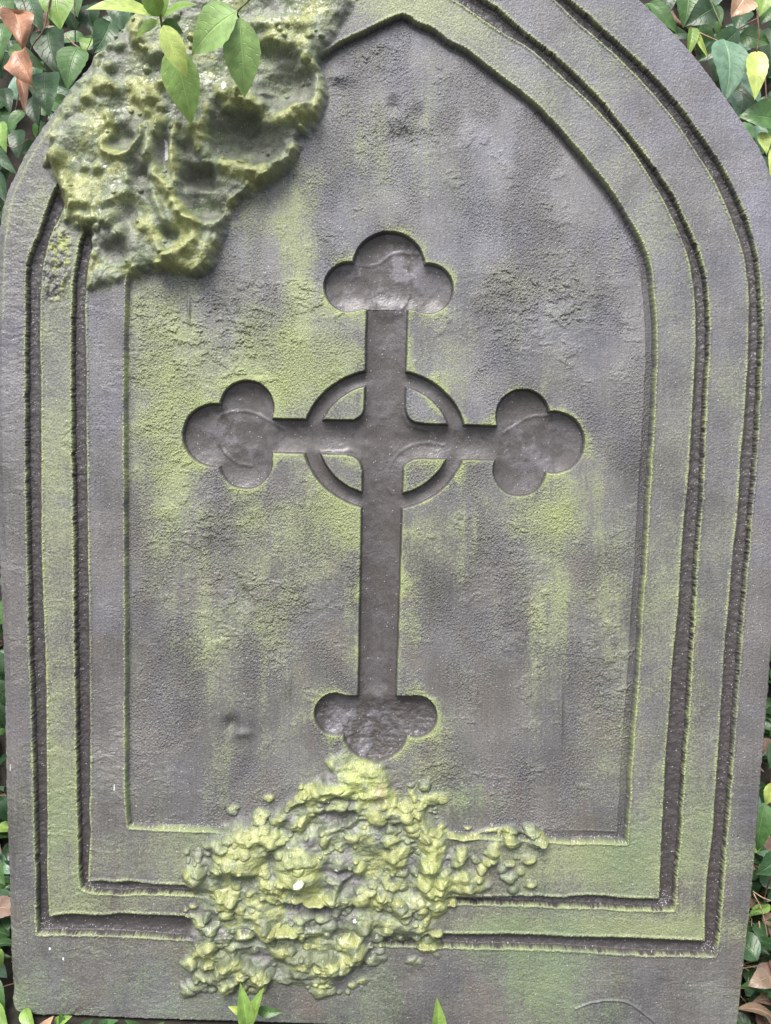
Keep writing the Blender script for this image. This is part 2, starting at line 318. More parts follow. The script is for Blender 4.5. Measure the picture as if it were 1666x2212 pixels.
for P, wd, h in (([(434,283),(452,335),(480,360),(530,372),(575,374),(620,352),(645,325)],12,17),([(531,217),(560,244),(600,264),(642,246),(690,240)],13,14),([(350,274),(328,328),(336,381),(367,412),(385,443),(398,465),(425,496),(415,531),(367,560),(350,575)],9,17),([(388,274),(376,328),(387,398)],6,13),
                 ([(239,257),(248,288),(230,319),(239,341),(274,341),(310,305),(314,288)],5,12),([(114,345),(130,342),(140,380),(152,420),(160,450)],9,11),([(146,469),(180,478),(212,476)],9,11),([(509,438),(480,480),(440,486),(400,470)],8,9),([(300,480),(330,500),(350,545),(390,575),(440,590)],9,9),([(330,410),(345,440),(360,480)],6,9),
                 ([(700,118),(640,110),(590,90)],9,7),([(200,505),(207,540),(200,580),(196,620)],5,9),([(150,420),(200,450),(240,440),(275,420)],7,7),([(620,352),(560,400),(500,440),(487,500)],6,8)):
    F1 += ridge(P, wd, h)
rs = np.random.RandomState(5)
for _ in range(230):
    a = rs.uniform(95, 705); b = rs.uniform(20, 640)
    r = rs.choice([3, 3.5, 4, 5, 6, 8, 10], p=[.05, .1, .2, .22, .2, .13, .1])
    L1s = (a, b, r, r * rs.uniform(.7, 1.3), r * rs.uniform(.7, 1.3) + 1)
    F1 += 0 if False else 0
    if 'small1' not in globals(): small1 = []
    small1.append(L1s)
small1 = [q for q in small1 if perlin(np.array([q[0] / 60.]), np.array([q[1] / 60.]), 77)[0] > -.08]
F1 = blur(F1, 2, 2) * 1.4
F1 = np.where(F1 < 0, F1 * 1.45, F1) + bumps(small1, 'max')
L2 = [(520,1846,46,34,24,1),(500,1862,24,20,8),(529,1796,36,18,13,1),(420,1888,20,22,20,1),(585,1812,16,15,18,1),(644,1780,13,13,14,1),(646,1872,44,34,22,1),(668,1905,30,22,12),(620,1850,20,14,8),(782,1690,44,36,8,1),(735,1650,20,18,9,1),(714,1650,8,12,8),(800,1660,30,12,6,1),
      (720,1765,46,22,-8),(700,1714,30,14,14,1),(745,1708,18,12,9),(815,1764,24,13,13,1),(856,1851,18,14,13,1),(850,1875,10,14,8),(997,1843,13,12,15,1),(987,1864,11,9,12),(1016,1906,28,20,16,1),(1000,1890,12,9,8),(1068,1838,15,20,12),(1104,1812,15,15,17,1),(1162,1812,17,13,15,1),(1143,1858,13,8,13),(1060,1860,12,8,10),(1085,1875,12,12,9),
      (573,1972,30,22,15,1),(578,2010,16,16,18,1),(563,2106,17,15,16,1),(620,2008,34,9,13),(480,1930,14,9,13),(505,1945,12,8,10),(446,1980,7,10,12),(560,1930,40,30,6),(700,1960,70,12,-10),(640,1955,60,10,-10),(740,1940,34,20,9),(720,2080,34,16,13,1),(772,2055,16,22,13,1),(655,2070,22,14,15,1),(612,2050,16,20,14),
      (480,2090,14,14,14,1),(500,2075,16,13,14,1),(455,2060,14,12,11),(430,2105,12,10,12,1),(452,2112,10,11,12),(470,2110,10,12,12,1),(496,2124,18,14,18,1),(520,2105,12,12,12),(515,2080,12,10,10),(420,2085,9,9,10),(445,2085,10,10,10),(530,2125,10,9,9),(695,2120,42,10,7),(540,2060,40,16,-9),(600,2090,26,18,-10),(540,2030,60,8,-9),(880,1950,40,20,8),(850,1990,60,14,6),(900,2000,40,10,8),
      (905,1790,40,20,8),(880,1760,20,22,7),(912,1745,10,22,7),(820,1800,60,24,5),(800,1930,40,30,5),(730,1865,14,14,10),(700,1850,10,14,8),(760,1900,30,20,-8),(700,1700,40,8,5),(765,1870,22,10,7)]
F2 = bumps(L2)
for P, wd, h in (([(612,1765),(625,1742),(660,1722),(700,1703),(735,1700)],6,9),([(655,1785),(665,1762),(700,1748),(750,1745),(772,1750),(770,1770),(740,1785),(695,1797)],5,9),([(940,1820),(932,1860),(922,1895),(945,1925),(960,1900)],14,17),([(958,1800),(1000,1812),(1060,1800),(1100,1796),(1180,1818)],5,6),
                 ([(780,1720),(835,1718),(838,1740)],6,7),([(600,2005),(650,2012),(690,2005)],6,9),([(590,1900),(610,1930),(660,1945),(720,1935),(730,1900)],7,12),([(640,2095),(700,2090),(750,2060),(780,2020),(800,1990)],8,9),([(430,1990),(460,2010),(450,2040),(420,2060)],7,9),([(560,1985),(585,2000),(590,2040)],8,8),
                 ([(925,1805),(905,1760),(890,1720)],5,8),([(860,1960),(920,1950),(980,1950)],6,7)):
    F2 += ridge(P, wd, h)
small2 = []
for _ in range(1150):
    a = rs.uniform(395, 1180); b = rs.uniform(1650, 2145)
    if (a > 950 and b > 1950) or (a > 960 and rs.rand() < .6) or b < 1700: continue
    r = rs.choice([3, 4, 5, 6.5, 8, 10, 13], p=[.12, .18, .2, .18, .15, .1, .07])
    if b > 1900: r *= 1.15
    small2.append((a, b, r * rs.uniform(1, 1.6), r * rs.uniform(.8, 1.2), r * rs.uniform(.8, 1.4) + 1.5))
small2 = [q for q in small2 if perlin(np.array([q[0] / 60.]), np.array([q[1] / 40.]), 78)[0] > -.12]
F2 = blur(F2, 1, 1) * 1.25 + bumps(small2, 'max')
M1, B1 = growth(sg1, F1, 100, 19, 1.0)
M2, B2 = growth(sg2, F2, 200, 9, .62)
flat2 = ss(470, 640, X) * 0 + 1
H0 = H.copy()
# inside the growth the grooves are half filled
openg = np.maximum(g1, g2) * ss(500, 540, Y) * (Y < 1500)
base1 = np.where(Y < 700, np.maximum(H0, -8 + 0 * H0), H0)
H = H * (1 - M1) + (-3 * blur(pan, 14) + B1) * M1
dome2 = -2 - 8 * blur(pan, 8)
H = H * (1 - M2) + (dome2 + B2) * M2
Mb = ss(2, -20, sg1b) * (1 - g1) * (1 - g2)
H += Mb * (5 + fbm(X / 22, Y / 26, 300, 4) * 16)
near2 = ss(70, 10, sg2) ; near2 = np.maximum(near2, ss(930, 960, X) * ss(1225, 1190, X) * ss(1780, 1795, Y) * ss(1945, 1925, Y))
near1 = ss(30, 5, sg1) * (X < 240)
EX = np.clip(F2, 0, 30) * near2 * (1 - M2) * (Y > 1500) * (1 - crs)
EX1 = np.clip(F1, 0, 30) * near1 * (1 - M1) * (Y < 900) * ss(0, 20, -sdO)
H += EX + EX1
H = H.astype(np.float32)

# ------------------------------------------------------------------ colour (the surface's own, with some light and shade painted in)
def lerp3(a, b, t): return a + (np.array(b, np.float32) - a) * t[..., None]
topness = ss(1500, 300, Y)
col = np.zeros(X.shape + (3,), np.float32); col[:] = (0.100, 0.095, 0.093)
col = lerp3(col, (0.134, 0.133, 0.146), np.clip(topness * .75 + nz['big'] * .5, 0, 1))  # paler and more violet upwards: sky light painted in, plus random tone
tone = fbm(X / 130, Y / 190, 63, 3)
scr = perlin(X / 2.6, Y / 45, 64) * .5 + perlin(X / 4.5, Y / 90, 65) * .5
col *= (1 + nz['mid'] * .28 + nz['grain'] * .22 + tone * .55 + scr * .22 - .20 * np.exp(-((X - 600 + (Y - 1480) * 1.2) / 70) ** 2 - ((Y - 1480) / 130) ** 2))[..., None]
col = lerp3(col, col * np.array([.95, .96, 1.05], np.float32), ss(-.1, .2, fbm(X / 160, Y / 160, 66, 3)))
col = lerp3(col, (0.125, 0.085, 0.065), np.clip((fbm(X / 110, Y / 150, 60, 3) - .12) * 2, 0, 1) * .4 * ss(900, 1500, Y))
# algae film: blotches given by hand
AL = [(640,600,36,230,.55),(600,835,120,60,.5),(560,740,70,90,.4),(700,760,90,90,.45),(380,800,90,170,.42),(350,980,60,150,.4),(370,1150,50,140,.34),(320,690,60,90,.3),(500,900,160,60,.3),(840,330,130,120,.22),(940,780,90,80,.22),(730,1120,70,60,.55),(560,1120,90,40,.3),(640,1190,120,80,.3),(1190,1110,90,55,.6),(1215,1260,26,180,.42),(1165,1300,40,190,.3),(960,1150,90,90,.22),(880,1290,40,180,.26),(450,1400,70,110,.28),(560,1330,150,90,.2),(620,1560,90,200,.14),(470,1650,30,150,.16),(1320,1640,60,120,.24),(930,1640,60,90,.24),(1330,1250,50,140,.2),(1160,640,150,90,.14),(560,460,90,70,.3),(1120,930,80,40,.2),(760,1000,60,40,.1),(930,1010,60,40,.1),(1270,1030,50,50,.25),(980,1740,110,50,.35),(1300,1350,60,200,.15)]
streak = perlin(X / 24, Y / 330, 95) * .6 + perlin(X / 60, Y / 500, 96) * .6 + perlin(X / 9, Y / 160, 97) * .3
A = np.zeros(X.shape, np.float32) + .11 + .13 * np.clip(streak + .1, 0, 1) + .07 * ss(700, 400, X) * ss(1500, 900, Y)
for (a, b, ra, rb, k) in AL: A += k * np.exp(-((X - a) / ra) ** 2 - ((Y - b) / rb) ** 2)
A = A * pan * (1 - crs)
A += pan * (1 - crs) * .95 * np.exp(-np.clip(cs, 0, 99) / 4.5) * (0.55 + nz['mid'])
A += pan * (1 - crs) * .38 * np.exp(-np.clip(cs, 0, 99) / 22.0) * ss(-.1, .3, nz['mid'] + .1)
fr = 1 - pan
A += fr * ss(1400, 1950, Y) * .16 + fr * (.12 + .2 * ss(-.1, .3, nz['big']))
A += fr * .3 * np.exp(-((Y - 1860) / 60) ** 2) * ss(1000, 1250, X) + fr * .4 * np.exp(-((Y - 2010) / 40) ** 2) * ss(900, 1100, X)
A += fr * .3 * np.exp(-((Y - 1840) / 60) ** 2 - ((X - 380) / 110) ** 2) + fr * .35 * np.exp(-((X - 1180) / 70) ** 2 - ((Y - 2120) / 60) ** 2)
bandA = (sd2 < 0) & (sd3 > 0); bandB = (sd4 < 0) & (sd5 > 0)
leftA = bandA * ss(420, 90, X)
A += leftA * .32 + bandA * ss(1200, 1500, X) * .08 * ss(300, 900, Y) + bandB * ss(800, 1000, X) * .14
A += bandB * .5 * np.exp(-((X - 860) / 160) ** 2 - ((Y - 10) / 60) ** 2)
A -= bandB * ss(420, 260, X) * .20 * ss(1900, 1700, Y)
A -= ((sd1 > 0) & (X < 80)) * .12 * ss(600, 760, Y) * ss(2000, 1800, Y)
A -= (sd1 > 0) * ss(1250, 1500, X) * .22
A += ((sd1 > 0) & (X < 110)) * .22 * ss(640, 480, Y)
for s_, k in ((jd1, .6), (-jd2, .7), (jd3, .7), (-jd4, .7), (jd5, .8)):
    A += 1.25 * k * np.exp(-((s_ - 1) / 3.2) ** 2) * (.7 + nz['mid'])
A += .35 * np.exp(-((sdO + 3) / 3.5) ** 2) * (X > 700) + .4 * np.exp(-((sdO + 25) / 3) ** 2) * (X < 420) * ss(900, 500, Y)
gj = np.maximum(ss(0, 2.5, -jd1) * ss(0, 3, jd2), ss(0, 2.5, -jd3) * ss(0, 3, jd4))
A -= gj * .8 + crs * .62
A -= .10 * ss(2040, 2080, Y) * fr * (X < 1100) * (X > 100)
# broken up by streaks and blotches
tex = streak * .15 + nz['ver'] * .45 + nz['mid'] * .55 + nz['fine'] * .30 + nz['grain'] * .35 + nz['hor'] * .35
hf = perlin(X / 3.6, Y / 3.6, 91) * .6 + perlin(X / 2.4, Y / 7, 92) * .5
sp7 = perlin(X / 7, Y / 6, 93) * .7 + nz['grain'] * 1.0
cover = ss(.22, .74, A * 1.12 + tex * .5 + hf * .45 + sp7 * .42)
cover = np.clip(cover * np.clip(A * 2.6, 0, 1), 0, 1) * .72 + .16 * np.clip(A * 1.6, 0, 1)
cover = cover * (1 - fr * .15)
alg = np.zeros_like(col); alg[:] = (0.170, 0.185, 0.125)
alg = lerp3(alg, (0.25, 0.29, 0.125), np.clip(A * 1.1 + nz['mid'] * .5 - .25, 0, 1))
alg = lerp3(alg, (0.10, 0.155, 0.085), np.clip(ss(1500, 2100, Y) * (.3 + nz['big'] * 2), 0, .6))
col = col * (1 - cover[..., None]) + alg * cover[..., None]
# grooves and cross: a darker, browner colour
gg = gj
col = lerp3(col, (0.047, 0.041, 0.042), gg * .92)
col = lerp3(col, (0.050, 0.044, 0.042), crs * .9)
lil = crs * (np.exp(-((X - 850) / 95) ** 2 - ((Y - 590) / 60) ** 2) + .9 * np.exp(-((X - 760) / 60) ** 2 - ((Y - 1590) / 60) ** 2) + .45 * np.exp(-((X - 500) / 60) ** 2 - ((Y - 950) / 60) ** 2) + .45 * np.exp(-((X - 1160) / 60) ** 2 - ((Y - 950) / 60) ** 2) + .2)  # sky reflection on the cross lobes, painted as lilac patches
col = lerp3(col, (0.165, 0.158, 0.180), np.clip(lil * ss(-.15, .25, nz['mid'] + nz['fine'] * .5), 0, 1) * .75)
col = lerp3(col, (0.062, 0.058, 0.064), pan * ss(20, 6, -sd5) * .7 * ss(700, 1100, X + (300 - Y).clip(0, 300) * 2))  # shade along the panel's right and top edge, painted as a dark strip
for s_ in (jd1, -jd2, jd3, -jd4, jd5): col = lerp3(col, (0.235, 0.262, 0.140), .55 * np.exp(-((s_ - 1.5) / 2.4) ** 2) * np.clip(.5 + bead * .25 + nz['mid'] * 1.2, 0, 1))
# growth colour
gm = np.maximum.reduce([M1, M2, ss(1, 6, EX + EX1)])
rel = H - fbm(X / 60, Y / 60, 100, 1) * 6
yel = np.clip(nz['mid'] * 1.3 + .40 + tex * .5 + hf * .3 + .5 * perlin(X / 110, Y / 90, 71), 0, 1)
bumpy = np.clip((F1 * (Y < 900) / 15.0 + F2 * (Y > 900) / 15.0 - .1), -1, 1)
yel = np.clip(yel + bumpy * .6, 0, 1)
gc = np.zeros_like(col); gc[:] = (0.128, 0.124, 0.122)
gc = lerp3(gc, (0.165, 0.192, 0.120), np.clip(yel * 2.0 + .4 * (Y < 900), 0, 1))
gc = lerp3(gc, (0.245, 0.262, 0.110), ss(.42, .95, yel))
brt = np.exp(-((X - 780) / 70) ** 2 - ((Y - 1690) / 40) ** 2) + .6 * np.exp(-((X - 940) / 30) ** 2 - ((Y - 1870) / 60) ** 2) + .3 * np.exp(-((X - 640) / 60) ** 2 - ((Y - 1870) / 50) ** 2) + .4 * np.exp(-((X - 700) / 60) ** 2 - ((Y - 1720) / 25) ** 2)
gc = lerp3(gc, (0.31, 0.35, 0.12), np.clip(brt * ss(.3, .7, yel + .1), 0, 1))
gc = lerp3(gc, (0.38, 0.30, 0.18), .7 * np.exp(-((X - 822) / 11) ** 2 - ((Y - 1712) / 24) ** 2))
gc = lerp3(gc, (0.088, 0.105, 0.066), ss(.0, .35, perlin(X / 55, Y / 28, 74) + perlin(X / 22, Y / 12, 75) * .7 - np.clip(bumpy, 0, 1) * .35 + .35 * ss(1900, 2050, Y)) * (.25 + .55 * (Y > 900)) * (1 - np.clip(brt, 0, 1)))
gc *= (1 + nz['fine'] * .45 + nz['grain'] * .2)[..., None]
col = col * (1 - gm[..., None] * .95) + gc * gm[..., None] * .95
col = lerp3(col, (0.27, 0.30, 0.10), Mb * ss(-.1, .25, nz['fine'] + nz['mid']) * .8)
# chips of white, and grit
for (a, b, ra, rb) in [(361,325,5,20),(364,340,7,9),(491,202,5,9),(234,366,3,3),(650,1887,10,6),(727,1871,4,3),(766,1985,4,5),(108,2050,1.5,3),(137,2071,1.5,3),(247,1700,1.2,7),(20,1660,1.2,7),(160,1275,2,2)]:
    q = ((X - a) / ra) ** 2 + ((Y - b) / rb) ** 2 + perlin(X / 5, Y / 5, 80) * .7
    col = lerp3(col, (0.80, 0.80, 0.84), (q < .9).astype(np.float32) * .95)
spk = rs.rand(*X.shape)
dens = .0016 + .004 * gg + .05 * ss(10, 0, np.abs(Y - 1783 - (X - 280) * .032)) * (sd5 < 0) * ((X < 480) | (X > 980)) + .02 * np.exp(-((X - 815) / 60) ** 2 - ((Y - 1640) / 16) ** 2)
for (a, b) in ((92, 2005), (1538, 2050), (190, 1910), (1440, 1948)): dens = dens + .12 * np.exp(-((X - a) / 14) ** 2 - ((Y - b) / 16) ** 2)
sp = spk < dens
col[sp] = col[sp] * .35 + np.array([.5, .48, .5]) * rs.uniform(.5, 1.1, (int(sp.sum()), 1))
H[sp] += 1.1
dk = rs.rand(*X.shape) < .004
col[dk] *= .6
col = np.clip(col, .01, .9)
rough = .56 - .17 * gg - .20 * crs * ss(-.3, .2, nz['mid']) - .03 * gm + nz['fine'] * .12 - .14 * pan * ss(1700, 1790, Y)
rough = np.clip(rough, .2, .85).astype(np.float32)
bump_amt = np.clip(.25 + nz['mid'] * .8 + pan * (1 - crs) * .9 * roughmask + .2 * fr, 0, 1.5) * (1 - gm * .6) * (1 - crs * .6) * (1 - gg * .4)

# ------------------------------------------------------------------ stone material
def new_mat(name):
    m = bpy.data.materials.new(name); m.use_nodes = True; m.node_tree.nodes.clear(); return m, m.node_tree.nodes, m.node_tree.links
def stone_material():
    m, N, Lk = new_mat('painted_weathered_stone')
    out = N.new('ShaderNodeOutputMaterial'); b = N.new('ShaderNodeBsdfPrincipled')
    ac = N.new('ShaderNodeAttribute'); ac.attribute_name = 'pigment'
    ar = N.new('ShaderNodeAttribute'); ar.attribute_name = 'rough'
    ab = N.new('ShaderNodeAttribute'); ab.attribute_name = 'grit'
    tc = N.new('ShaderNodeTexCoord')
    n1 = N.new('ShaderNodeTexNoise'); n1.inputs['Scale'].default_value = 820; n1.inputs['Detail'].default_value = 3; n1.inputs['Roughness'].default_value = .6
    n2 = N.new('ShaderNodeTexNoise'); n2.inputs['Scale'].default_value = 1500; n2.inputs['Detail'].default_value = 2
    for n in (n1, n2): Lk.new(tc.outputs['Object'], n.inputs['Vector'])
    mr = N.new('ShaderNodeMapRange'); mr.inputs['To Min'].default_value = .68; mr.inputs['To Max'].default_value = 1.36
    mr.inputs['From Min'].default_value = .3; mr.inputs['From Max'].default_value = .7
    Lk.new(n2.outputs['Fac'], mr.inputs['Value'])
    mx = N.new('ShaderNodeVectorMath'); mx.operation = 'MULTIPLY'
    Lk.new(ac.outputs['Color'], mx.inputs[0]); Lk.new(mr.outputs[0], mx.inputs[1])
    Lk.new(mx.outputs[0], b.inputs['Base Color']); Lk.new(ar.outputs['Fac'], b.inputs['Roughness'])
    b.inputs['Specular IOR Level'].default_value = .5
    bp = N.new('ShaderNodeBump'); bp.inputs['Distance'].default_value = .0012
    Lk.new(n1.outputs['Fac'], bp.inputs['Height']); 
    mu = N.new('ShaderNodeMath'); mu.operation = 'MULTIPLY'; mu.inputs[1].default_value = .75; Lk.new(ab.outputs['Fac'], mu.inputs[0])
    Lk.new(mu.outputs[0], bp.inputs['Strength'])
    Lk.new(bp.outputs[0], b.inputs['Normal']); Lk.new(b.outputs[0], out.inputs[0])
    return m
STONE = stone_material()

# ------------------------------------------------------------------ mesh: snap the rim to the outline, drop the side walls
THICK = 0.055
gy, gx = np.gradient(sdO)
Wd = H * UNIT
outside = sdO > 0
Uf = U.copy(); Vf = V.copy()
dU = np.gradient(sdO, axis=1) / np.gradient(U, axis=1); dV = np.gradient(sdO, axis=0) / np.gradient(V, axis=0)
g2n = dU ** 2 + dV ** 2 + 1e-6
near = outside & (sdO < 12)
Uf[near] -= (sdO * dU / g2n)[near]; Vf[near] -= (sdO * dV / g2n)[near]
Wd = np.where(outside, -THICK, Wd)
PX = S0[0] + Uf * EU[0] + Vf * EV[0] + Wd * EN[0]
PY = S0[1] + Uf * EU[1] + Vf * EV[1] + Wd * EN[1]
PZ = S0[2] + Uf * EU[2] + Vf * EV[2] + Wd * EN[2]
P3 = np.stack([PX, PY, PZ], -1)
# normals from the whole sheet so parts join without a seam
Wn = H * UNIT
Pn = np.stack([S0[0] + U, S0[1] + V * EV[1] + Wn * EN[1], S0[2] + V * EV[2] + Wn * EN[2]], -1)
tu = np.gradient(Pn, axis=1); tv = np.gradient(Pn, axis=0)
Nn = np.cross(tu, tv); Nn /= np.linalg.norm(Nn, axis=-1, keepdims=True) + 1e-12
gu = np.stack([dU, 0 * dU], -1); gl = np.sqrt(g2n)
side = (dU / gl)[..., None] * EU + (dV / gl)[..., None] * EV
Nn = np.where(outside[..., None], side, Nn)
inside = sdO <= 0
# a vertex outside may be used if it touches an inside one
ins_cell = (inside[:-1, :-1] | inside[1:, :-1] | inside[:-1, 1:] | inside[1:, 1:])
gridok = ins_cell & (sdO[:-1, :-1] < 14)
reg = np.zeros(X.shape, np.int8)          # 0 outer frame
reg[(sd1 < 0) & (sd2 > 0)] = 1
reg[(sd2 < 0)] = 2
reg[(sd3 < 0)] = 3
reg[(sd4 < 0)] = 4
reg[(sd5 < 0)] = 5
reg[(cs < 0) & (sd5 < 0)] = 6
reg[(sg1 < -2)] = 7
reg[(sg2 < -2)] = 8
reg[outside] = 0
fr_ = reg[:-1, :-1]
idx = np.arange(NV * NU).reshape(NV, NU)
base_pt = at(800, 2205); GZ = float(base_pt[2]) - 0.004
stone = empty('gravestone', (float(base_pt[0]), float(base_pt[1]), GZ), 'dark grey arched stone slab with a sunken cross and green algae, leaning back among ivy', 'gravestone')
names = [('outer_frame', 'grey outermost border with the sides of the slab'), ('groove', 'dark outer groove running round the arch'), ('border_band', 'greenish raised band between the two grooves'), ('groove', 'dark inner groove running round the arch'), ('border_band', 'raised innermost band edging the sunken panel'), ('panel', 'sunken arched panel stained with pale green algae'), ('cross', 'dark sunken cross with trefoil ends and a ring at its centre'), ('melted_growth', 'lumpy yellow-green crust spilling over the upper left'), ('melted_growth', 'lumpy yellow-green crust below the foot of the cross')]
org = np.array(stone.location)
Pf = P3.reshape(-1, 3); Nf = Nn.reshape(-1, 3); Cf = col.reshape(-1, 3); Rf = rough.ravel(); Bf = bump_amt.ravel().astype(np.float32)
for k, (nm, lab) in enumerate(names):
    sel = gridok & (fr_ == k)
    ii, jj = np.nonzero(sel)
    q = np.stack([idx[ii, jj], idx[ii, jj + 1], idx[ii + 1, jj + 1], idx[ii + 1, jj]], -1)
    vid, inv = np.unique(q.ravel(), return_inverse=True)
    me = bpy.data.meshes.new(nm)
    me.vertices.add(len(vid)); me.vertices.foreach_set('co', (Pf[vid] - org).astype(np.float32).ravel())
    me.loops.add(len(inv)); me.loops.foreach_set('vertex_index', inv.astype(np.int32).ravel())
    me.polygons.add(len(q)); me.polygons.foreach_set('loop_start', np.arange(0, len(q) * 4, 4, dtype=np.int32))
    try: me.polygons.foreach_set('loop_total', np.full(len(q), 4, np.int32))
    except Exception: pass
    me.update(calc_edges=True)
    me.polygons.foreach_set('use_smooth', np.ones(len(q), bool))
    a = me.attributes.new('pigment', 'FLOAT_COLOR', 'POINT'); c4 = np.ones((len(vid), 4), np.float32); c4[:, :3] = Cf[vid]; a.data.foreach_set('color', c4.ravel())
    a = me.attributes.new('rough', 'FLOAT', 'POINT'); a.data.foreach_set('value', Rf[vid])
    a = me.attributes.new('grit', 'FLOAT', 'POINT'); a.data.foreach_set('value', Bf[vid])
    me.materials.append(STONE)
    me.normals_split_custom_set_from_vertices(Nf[vid].astype(np.float32))
    o = link(bpy.data.objects.new(nm, me)); o.parent = stone; o['label'] = lab
# back of the slab
bk = [S0 + EN * (-THICK) + (lambda p: EU * np.dot(p - S0, EU) + EV * np.dot(p - S0, EV))(at(x, y)) for x, y in smooth_poly(OUT, 1)]
bo = mesh_obj('back', bk, [tuple(range(len(bk)))], STONE, stone, smooth=False)
a = bo.data.attributes.new('pigment', 'FLOAT_COLOR', 'POINT'); a.data.foreach_set('color', np.tile([.09, .085, .08, 1], len(bk)).astype(np.float32))
a = bo.data.attributes.new('rough', 'FLOAT', 'POINT'); a.data.foreach_set('value', np.full(len(bk), .7, np.float32))

# ------------------------------------------------------------------ plants
def leaf_material():
    m, N, Lk = new_mat('leaf')
    out = N.new('ShaderNodeOutputMaterial'); b = N.new('ShaderNodeBsdfPrincipled')
    at_ = N.new('ShaderNodeAttribute'); at_.attribute_name = 'pigment'
    uv = N.new('ShaderNodeUVMap'); uv.uv_map = 'UVMap'
    sx = N.new('ShaderNodeSeparateXYZ'); Lk.new(uv.outputs[0], sx.inputs[0])
    def math_(op, a, b_=None, c=None):
        n = N.new('ShaderNodeMath'); n.operation = op
        for i, v in enumerate((a, b_, c)):
            if v is None: continue
            if isinstance(v, (int, float)): n.inputs[i].default_value = v
            else: Lk.new(v, n.inputs[i])
        return n.outputs[0]
    a = math_('MULTIPLY', math_('ABSOLUTE', math_('SUBTRACT', sx.outputs[0], .5)), 2)
    def mr(v, a0, a1, b0, b1):
        n = N.new('ShaderNodeMapRange'); n.interpolation_type = 'SMOOTHSTEP'; Lk.new(v, n.inputs['Value'])
        for k_, q_ in zip(('From Min', 'From Max', 'To Min', 'To Max'), (a0, a1, b0, b1)): n.inputs[k_].default_value = q_
        return n.outputs[0]
    midrib = mr(a, .02, .075, 1, 0)
    nv = N.new('ShaderNodeTexNoise'); nv.inputs['Scale'].default_value = 6; Lk.new(uv.outputs[0], nv.inputs['Vector'])
    ph = math_('ADD', math_('SUBTRACT', math_('MULTIPLY', sx.outputs[1], 7.5), math_('MULTIPLY', a, 1.7)), math_('MULTIPLY', nv.outputs['Fac'], .9))
    tri = math_('ABSOLUTE', math_('SUBTRACT', math_('FRACT', ph), .5))
    side = math_('MULTIPLY', mr(tri, .0, .07, 1, 0), mr(a, .75, 1.0, 1, 0))
    vein = math_('MAXIMUM', midrib, math_('MULTIPLY', side, .55))
    no = N.new('ShaderNodeTexNoise'); no.inputs['Scale'].default_value = 160; no.inputs['Detail'].default_value = 4
    tc = N.new('ShaderNodeTexCoord'); Lk.new(tc.outputs['Object'], no.inputs['Vector'])
    var = mr(no.outputs['Fac'], .3, .7, .78, 1.2)
    vm = N.new('ShaderNodeVectorMath'); vm.operation = 'MULTIPLY'; Lk.new(at_.outputs['Color'], vm.inputs[0]); Lk.new(var, vm.inputs[1])
    pale = N.new('ShaderNodeVectorMath'); pale.operation = 'MULTIPLY_ADD'; Lk.new(at_.outputs['Color'], pale.inputs[0]); pale.inputs[1].default_value = (1.5, 1.45, 1.4); pale.inputs[2].default_value = (.05, .065, .03)
    mx = N.new('ShaderNodeMix'); mx.data_type = 'RGBA'; Lk.new(math_('MULTIPLY', vein, .55), mx.inputs['Factor'])
    Lk.new(vm.outputs[0], mx.inputs['A']); Lk.new(pale.outputs[0], mx.inputs['B'])
    vo = N.new('ShaderNodeTexVoronoi'); vo.inputs['Scale'].default_value = 95; Lk.new(tc.outputs['Object'], vo.inputs['Vector'])
    spot = mr(vo.outputs['Distance'], .06, .10, .8, 0)
    gate = mr(no.outputs['Fac'], .5, .6, 0, 1)
    mx2 = N.new('ShaderNodeMix'); mx2.data_type = 'RGBA'; Lk.new(math_('MULTIPLY', spot, gate), mx2.inputs['Factor'])
    Lk.new(mx.outputs['Result'], mx2.inputs['A']); mx2.inputs['B'].default_value = (.45, .42, .33, 1)
    Lk.new(mx2.outputs['Result'], b.inputs['Base Color']); b.inputs['Roughness'].default_value = .38
    bp = N.new('ShaderNodeBump'); bp.inputs['Strength'].default_value = .6; bp.inputs['Distance'].default_value = .0008
    Lk.new(math_('SUBTRACT', math_('MULTIPLY', no.outputs['Fac'], .6), vein), bp.inputs['Height']); Lk.new(bp.outputs[0], b.inputs['Normal'])
    tr = N.new('ShaderNodeBsdfTranslucent'); Lk.new(mx2.outputs['Result'], tr.inputs['Color'])
    ms = N.new('ShaderNodeMixShader'); ms.inputs[0].default_value = .22
    Lk.new(b.outputs[0], ms.inputs[1]); Lk.new(tr.outputs[0], ms.inputs[2]); Lk.new(ms.outputs[0], out.inputs[0])
    return m
def plain_material(name, c, rough=.7, scale=200):
    m, N, Lk = new_mat(name)
    out = N.new('ShaderNodeOutputMaterial'); b = N.new('ShaderNodeBsdfPrincipled'); b.inputs['Roughness'].default_value = rough
    tc = N.new('ShaderNodeTexCoord'); no = N.new('ShaderNodeTexNoise'); no.inputs['Scale'].default_value = scale; no.inputs['Detail'].default_value = 5
    Lk.new(tc.outputs['Object'], no.inputs['Vector'])
    cr = N.new('ShaderNodeValToRGB'); cr.color_ramp.elements[0].position = .3; cr.color_ramp.elements[1].position = .7
    cr.color_ramp.elements[0].color = (*[q * .55 for q in c], 1); cr.color_ramp.elements[1].color = (*[min(1, q * 1.35) for q in c], 1)
    Lk.new(no.outputs['Fac'], cr.inputs[0]); Lk.new(cr.outputs[0], b.inputs['Base Color'])
    bp = N.new('ShaderNodeBump'); bp.inputs['Distance'].default_value = .002; Lk.new(no.outputs['Fac'], bp.inputs['Height']); Lk.new(bp.outputs[0], b.inputs['Normal'])
    Lk.new(b.outputs[0], out.inputs[0]); return m
LEAF = leaf_material()
